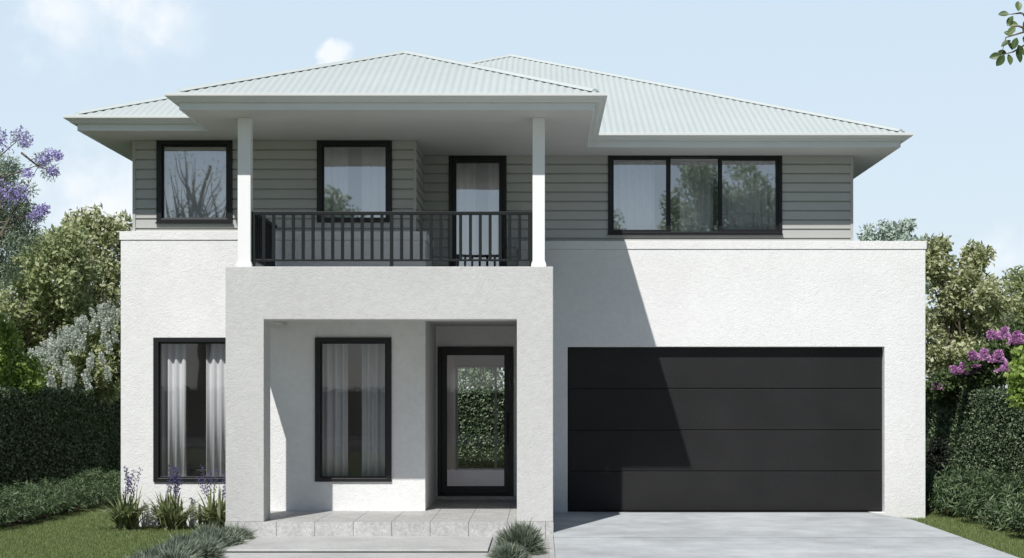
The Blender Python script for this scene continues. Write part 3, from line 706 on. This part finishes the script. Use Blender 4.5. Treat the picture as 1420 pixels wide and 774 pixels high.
fls = [(*at(p_, q_, y_ - .75), l_, t_) for p_, q_, y_, l_, t_ in ((1303, 541, 9.6, .16, -.7), (1310, 540, 9.6, .15, .3), (1316, 541, 9.6, .14, .9), (1330, 519, 8.4, .2, -.9), (1338, 520, 8.4, .24, -.2), (1347, 519, 8.4, .22, .6), (1356, 519, 8.4, .2, 1.1), (1356, 500, 8, .22, -.8), (1363, 499, 8, .2, .1),
        (1384, 503, 7.6, .24, 0), (1381, 471, 7.8, .2, -.7), (1389, 470, 7.8, .22, .3), (1392, 516, 7.5, .17, .4), (1407, 478, 7.5, .26, .2), (1414, 476, 7.5, .22, 1.0), (1425, 500, 7.5, .26, .4))]
flowering('lilac_bush', 'green bush with purple lilac flower heads above the right hedge', (9.9, 7.8, GZ),
          [ellp(1385, 510, 7.8, .75, .6, .42, 1), ellp(1340, 532, 8.8, .55, .5, .3, .7), ellp(1430, 490, 7.8, .7, .6, .6, 1), ellp(1310, 545, 9.5, .35, .4, .22, .4)], 90, 95, .105, 'mid', fls, .05, 'lilac', rr=.15, count=360)
tree('lime_shrub', 'bright green large leaved shrub at the right edge in front of the hedge', 'shrub', (7.5, -1.6, GZ),
     [ellp(1458, 545, -1.6, .42, .4, .55, 1), ellp(1480, 640, -1.6, .45, .4, .5, .6), ellp(1420, 525, -1.6, .13, .2, .35, .5)], 80, .10, .18, 50, .09, 'lime', trunk_r=.035, nlimb=8, aspect=.8)
tree('dark_gap_filler', 'narrow blackish foliage added for the dark gap by the garage corner', 'shrub', (7.35, 5.6, GZ),
     [ (7.35, 5.6, .5, .24, .3, .52, 1)], 50, .08, .14, 110, .05, 'dark', trunk_r=.03, nlimb=4, hollow=.1)  # made-up foliage, stands in for the dark gap between hedge and wall
tree('distant_tree', 'round tree far away rising over the garage parapet, haze painted into its leaves', 'tree', (20.0, 66.0, GZ),
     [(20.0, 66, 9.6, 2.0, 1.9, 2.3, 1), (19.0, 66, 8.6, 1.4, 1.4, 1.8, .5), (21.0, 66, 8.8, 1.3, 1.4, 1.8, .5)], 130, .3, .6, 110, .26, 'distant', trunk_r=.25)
# beyond the back hedge
for x_, y_, s_, lb in ((-1.9, 27, 1.0, 'pale leaved tree behind the back hedge, seen through the front door'), (1.8, 30, 1.1, 'taller tree behind the back hedge, hidden by the garage side of the house')):
    tree('garden_tree', lb, 'tree', (x_, y_, GZ), [(x_, y_, 3.3 * s_, 1.7, 1.3, 1.7, 1)], 110, .3, .5, 80, .13, 'greygreen', trunk_r=.12)

# far-off belt of trees along the horizon
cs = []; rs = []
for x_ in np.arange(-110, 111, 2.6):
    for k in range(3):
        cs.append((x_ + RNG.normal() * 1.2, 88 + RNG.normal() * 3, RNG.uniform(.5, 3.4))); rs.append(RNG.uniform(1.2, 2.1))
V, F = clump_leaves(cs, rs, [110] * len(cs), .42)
tag(fastmesh('woodland', V, F, LM['distant']), 'far off belt of trees along the horizon, haze painted into its leaves', 'woodland', kind='stuff')
# overhanging branch, top right
t, c_ = tree('overhanging_tree', 'tree standing just outside the right edge, one leafy branch showing at the top corner', 'tree', (6.6, -12.5, GZ),
     [(6.5, -12.5, 4.9, 1.3, 1.2, 1.0, 1), (5.3, -12.2, 5.1, .8, .7, .5, .5)], 60, .16, .3, 50, .07, 'mid', trunk_r=.1, aspect=.6)
tw = MB(); P = []; D = []
for pts in (((1500, 10), (1440, 40), (1418, 45), (1395, 52), (1388, 78)), ((1440, 25), (1415, 18), (1400, 20)), ((1450, 70), (1425, 60), (1405, 72), (1390, 76)), ((1430, 42), (1412, 36), (1402, 38))):
    q = [Vector(at(a_, b_, -12)) for a_, b_ in pts]; tw.tube(q, [.012 - .009 * i / (len(q) - 1) for i in range(len(q))], 5)
for px, py, dx, dz in ((1400, 20, -1, .1), (1405, 22, -.5, -.8), (1412, 16, .1, 1), (1418, 22, .9, .2), (1412, 34, -1, .1), (1408, 38, -.7, -.6), (1418, 36, .6, .5), (1420, 34, .2, -1), (1410, 52, -.3, -1), (1402, 56, -.9, -.5),
                       (1412, 62, .4, -1), (1404, 70, -.4, .9), (1396, 74, -1, .2), (1393, 76, -.6, -.9), (1398, 75, .2, -1), (1389, 76, -1, -.2), (1409, 70, .3, -.9), (1416, 70, .7, -.6), (1420, 60, .5, .8), (1405, 50, -.6, .4)):
    P.append(at(px, py, -12 + RNG.uniform(-.05, .05))); D.append((dx, RNG.uniform(-.3, .3), dz))
P = np.array(P); D = norm(np.array(D)); Nn = norm(rdir(len(P)) * .6 + np.array([0, -1, .4])); S = norm(np.cross(D, Nn)); U = np.cross(S, D)
Ln = .082 * RNG.uniform(.8, 1.25, len(P)); V = []; F = []
for q in range(len(P)):
    b = len(V); prof = [(0, 0), (.15, .5), (.35, .92), (.55, 1), (.75, .8), (.9, .42), (1, 0), (.9, -.42), (.75, -.8), (.55, -1), (.35, -.92), (.15, -.5)]
    V += [P[q] + D[q] * Ln[q] * a_ + S[q] * Ln[q] * .30 * c_2 + U[q] * Ln[q] * (.10 * abs(c_2) - .12 * a_ * a_) for a_, c_2 in prof]
    F += [(b, b + k, b + k + 1) for k in range(1, 11)]
V = np.array(V); F = np.array(F)
o = tw.build('branch', M['bark'], t); fastmesh('leaves', V, F, LM['mid'], t, t.location)

# street trees and hedge opposite the house: what the window glass mirrors
hedge('hedge', 'clipped hedge across the street, mirrored in the lower window glass', -40, 40, -45.2, -44.4, GZ, 1.9, 60, .2, ['+z'])
for x_, y_, h_, r_, lb in ((-15.4, -52, 11.6, 2.6, 'sparse bare limbed street tree mirrored in the upper left window'), (-10.5, -50, 8.0, 2.8, 'street tree mirrored in the window behind the balcony'),
                       (1.5, -54, 8.0, 3.0, 'street tree mirrored in the balcony door'), (8.5, -51, 9.0, 3.6, 'large street tree mirrored in the wide upper window'), (17, -55, 9, 3.5, 'street tree standing opposite the right side of the plot')):
    sp = x_ == -15.4
    tree('street_tree', lb, 'tree', (x_, y_, GZ), [(x_, y_, 10.6, 4.2, 2.5, 2.9, 1)] if sp else [(x_, y_, h_, r_, r_, r_ * 1.25, 1)], 30 if sp else 110, .5, .9, 26 if sp else 200, .14 if sp else .2, 'greygreen', bark='palebark', trunk_r=.33 if sp else .3, fork=.5 if sp else .42, nlimb=26 if sp else 22, group='street trees across the road')

# ------------------------------------------------------------ low planting
def low_shrub(x, y, r, h, label, group, lm='lowleaf', n=420, size=.12, aspect=.16):
    """mound of narrow upswept leaves on short stems"""
    t = empty('low_shrub', (x, y, GZ), label, 'shrub', group)
    k = n; a = RNG.random(k) * 6.283; q = np.sqrt(RNG.random(k)) ; hh = h * (1 - .55 * q ** 2) * RNG.uniform(.35, 1.08, k)
    P = np.stack([x + np.cos(a) * q * r, y + np.sin(a) * q * r, GZ + hh], 1)
    Dd = norm(np.stack([np.cos(a) * q * .9, np.sin(a) * q * .9, np.full(k, .8)], 1) + RNG.normal(size=(k, 3)) * .45)
    Vs, Fs, off = [], [], 0
    for j in range(9):                                # whorl of leaflets along each sprig
        Pj = P + Dd * (.018 * j); ang = RNG.normal(size=(k, 3)); side = norm(np.cross(Dd, ang)); s = size * RNG.uniform(.6, 1.1, k)
        V, F = leaf_arrays(Pj, norm(Dd * .55 + side), norm(Dd + rdir(k) * .4), s, s * aspect); Vs.append(V); Fs.append(F + off); off += len(V)
    fastmesh('foliage', np.concatenate(Vs), np.concatenate(Fs), LM[lm], t, (x, y, GZ))
    st = MB()
    for i in range(14):
        j = RNG.integers(k); st.tube([(x + RNG.normal() * .04, y + RNG.normal() * .04, GZ - .02), tuple(P[j])], [.006, .003], 4, cap=False)
    st.build('stem', M['bark'], t); return t
ords = ['nearest', 'second', 'third', 'fourth', 'fifth', 'sixth', 'seventh', 'eighth', 'ninth', 'tenth', 'eleventh', 'twelfth', 'thirteenth', 'fourteenth', 'fifteenth']
for i in range(11):
    u = i / 10; low_shrub(-8.05 + .55 * u + RNG.normal() * .06, -3.6 + 7.8 * u, .55 + RNG.normal() * .04, .41 + RNG.normal() * .05 + .05 * u, f'low feathery green shrub in the row along the left hedge, {ords[i]} from the street', 'low shrubs along the left hedge', n=520, size=.075, aspect=.22)
i = 0
for row in range(2):
    for j in range(6):
        u = j / 5; low_shrub(6.75 + .85 * row - .25 * u + RNG.normal() * .05, -3.4 + 6.2 * u + row * .4, .5, .44 + .10 * row + RNG.normal() * .04, f'leafy green shrub by the right lawn, {"front" if row == 0 else "back"} row, {ords[j]} from the street', 'low shrubs along the right hedge', n=260, size=.13, aspect=.2)

def blade_clump(mb_or, x, y, z, n, h, spread, wd, arch=.5, seg=5, r0=.05):
    """arching strap leaves as ribbons, returned as arrays"""
    Vs = []; Fs = []; base = 0
    for _ in range(n):
        a = RNG.random() * 6.283; q = RNG.random() ** .7; L_ = h * RNG.uniform(.65, 1.1); w0 = wd * RNG.uniform(.7, 1.2)
        ox, oy = RNG.normal(size=2) * r0; out_ = spread * q; da = RNG.normal() * .25
        side = np.array([-math.sin(a + da), math.cos(a + da), 0]); pts = []
        for k in range(seg + 1):
            t_ = k / seg; rr = out_ * (t_ * .55 + .45 * t_ ** 2); zz = L_ * (t_ - arch * q * t_ ** 2.4)
            c = np.array([x + ox + math.cos(a) * rr, y + oy + math.sin(a) * rr, z + zz]); ww = w0 * (1 - t_ ** 2.2) * .5 + .0008
            pts += [c - side * ww, c + side * ww]
        Vs += pts; Fs += [(base + 2 * k, base + 2 * k + 1, base + 2 * k + 3, base + 2 * k + 2) for k in range(seg)]; base += 2 * (seg + 1)
    return np.array(Vs), np.array(Fs)
for i, (px, lb) in enumerate(((174, 'left strap leaved clump with violet flower stalks, by the house corner'), (237, 'middle strap leaved clump with violet flower stalks, under the ground floor window'), (301, 'right strap leaved clump with violet flower stalks, against the portico pillar'))):
    x_ = (px - VX) / (FPX / 22.05); y_ = -1.95
    t = empty('flax_lily', (x_, y_, GZ), lb, 'plant', 'flowering clumps under the window')
    V, F = blade_clump(None, x_, y_, GZ - .01, 130, .68, .62, .046, .66, 7, .07)
    fastmesh('leaves', V, F, LM['strap'], t, (x_, y_, GZ))
    st = MB(); P = []
    for k in range(6 + i):
        a = RNG.random() * 6.283; ox = RNG.uniform(-.17, .17); oy = RNG.uniform(-.1, .1); hh = RNG.uniform(.70, .90); lean = RNG.normal() * .09
        st.tube([(x_ + ox * .4, y_ + oy, GZ), (x_ + ox * .8, y_ + oy, GZ + hh * .5), (x_ + ox + lean, y_ + oy, GZ + hh)], [.005, .004, .003], 5)
        for q in range(13):
            u = q / 12; c = np.array([x_ + ox * (.9 + .1 * u) + lean * (.35 + .65 * u), y_ + oy, GZ + hh * (.62 + .38 * u)]); s_ = 1 if q % 2 else -1
            b = c + np.array([s_ * .018, RNG.normal() * .01, .006]); P += [b + RNG.normal(size=3) * .006 for _ in range(5)]
    P = np.array(P); V, F = leaf_arrays(P, rdir(len(P)), rdir(len(P)), .022, .018)
    st.build('flower_stalk', M['stalk'] if 'stalk' in M else M.setdefault('stalk', mat('stalk', (.10, .12, .07), .7)), t)
    fastmesh('blossom', V, F, LM['violet'], t, (x_, y_, GZ))

def tuft(x, y, r, h, n, label, group):
    t = empty('grass_tuft', (x, y, GZ), label, 'plant', group)
    k = n; a = RNG.random(k) * 6.283; el = np.arcsin(RNG.random(k) ** .8); Ln = h * RNG.uniform(.7, 1.15, k)
    D = np.stack([np.cos(a) * np.cos(el), np.sin(a) * np.cos(el), np.sin(el)], 1); sc_ = np.array([r / h, r / h, 1.0])
    P0 = np.array([x, y, GZ]) + D * sc_ * Ln[:, None] * .45; P1 = np.array([x, y, GZ + .0]) + D * sc_ * Ln[:, None]
    dd = P1 - P0; dd += RNG.normal(size=dd.shape) * .035
    V, F = leaf_arrays(P0, dd, rdir(k), np.linalg.norm(dd, axis=1), .010, .1)
    fastmesh('blades', V, F, LM['silver'], t, (x, y, GZ)); return t
i = 0
for y_ in np.arange(-3.75, -7.6, -.33):
    tuft(-3.93 - .12 * math.sin(i * 1.7) + (-.12 if i % 2 else .02) - .012 * i, y_, .245, .22 + RNG.normal() * .02, 2300, f'grey green grass tuft in the row edging the path, {["nearest the pillar", *[ords[k] + " from the pillar" for k in range(1, 15)]][i]}', 'grass tufts along the path'); i += 1
tuft(-.25, -5.25, .30, .36, 3200, 'round grey green grass tuft between the step and the driveway', 'grass tufts beside the driveway')
tuft(-.36, -6.0, .24, .20, 1500, 'smaller green tuft in front of the round one beside the driveway', 'grass tufts beside the driveway')

# soil under the planting, lawn blades
struct('garden_bed', sheet(-9.2, -7.55, -9, 8, GZ + .004), M['soil'])
struct('garden_bed', sheet(6.25, 8.7, -9, 8, GZ + .004), M['soil'])
struct('garden_bed', sheet(-6.3, -4.15, -2.25, -1.46, GZ + .004), M['soil'])
def lawn(x0, x1, y0, y1, dens, name):
    k = int((x1 - x0) * (y1 - y0) * dens); P = np.stack([RNG.uniform(x0, x1, k), RNG.uniform(y0, y1, k), np.full(k, GZ)], 1)
    D = norm(RNG.normal(size=(k, 3)) * .45 + np.array([0, 0, 1])); s = RNG.uniform(.025, .05, k)
    S = norm(np.cross(D, rdir(k))) * .0035
    V = np.stack([P - S, P + S, P + D * s[:, None]], 1).reshape(-1, 3); F = np.arange(k * 3).reshape(-1, 3)
    o = fastmesh(name, V, F, LM['grass']); return tag(o, 'short green lawn grass', 'grass', kind='stuff')
o3 = lawn(-7.3, -5.98, -1.5, 2.6, 4200, 'lawn_grass'); o3['label'] = 'short green lawn grass beside the left corner of the house'
o1 = lawn(-8.0, -4.02, -7.2, -1.5, 4200, 'lawn_grass'); o1['label'] = 'short green lawn grass left of the path'
o2 = lawn(5.32, 6.75, -7.2, 2.0, 4200, 'lawn_grass'); o2['label'] = 'short green lawn strip right of the driveway'
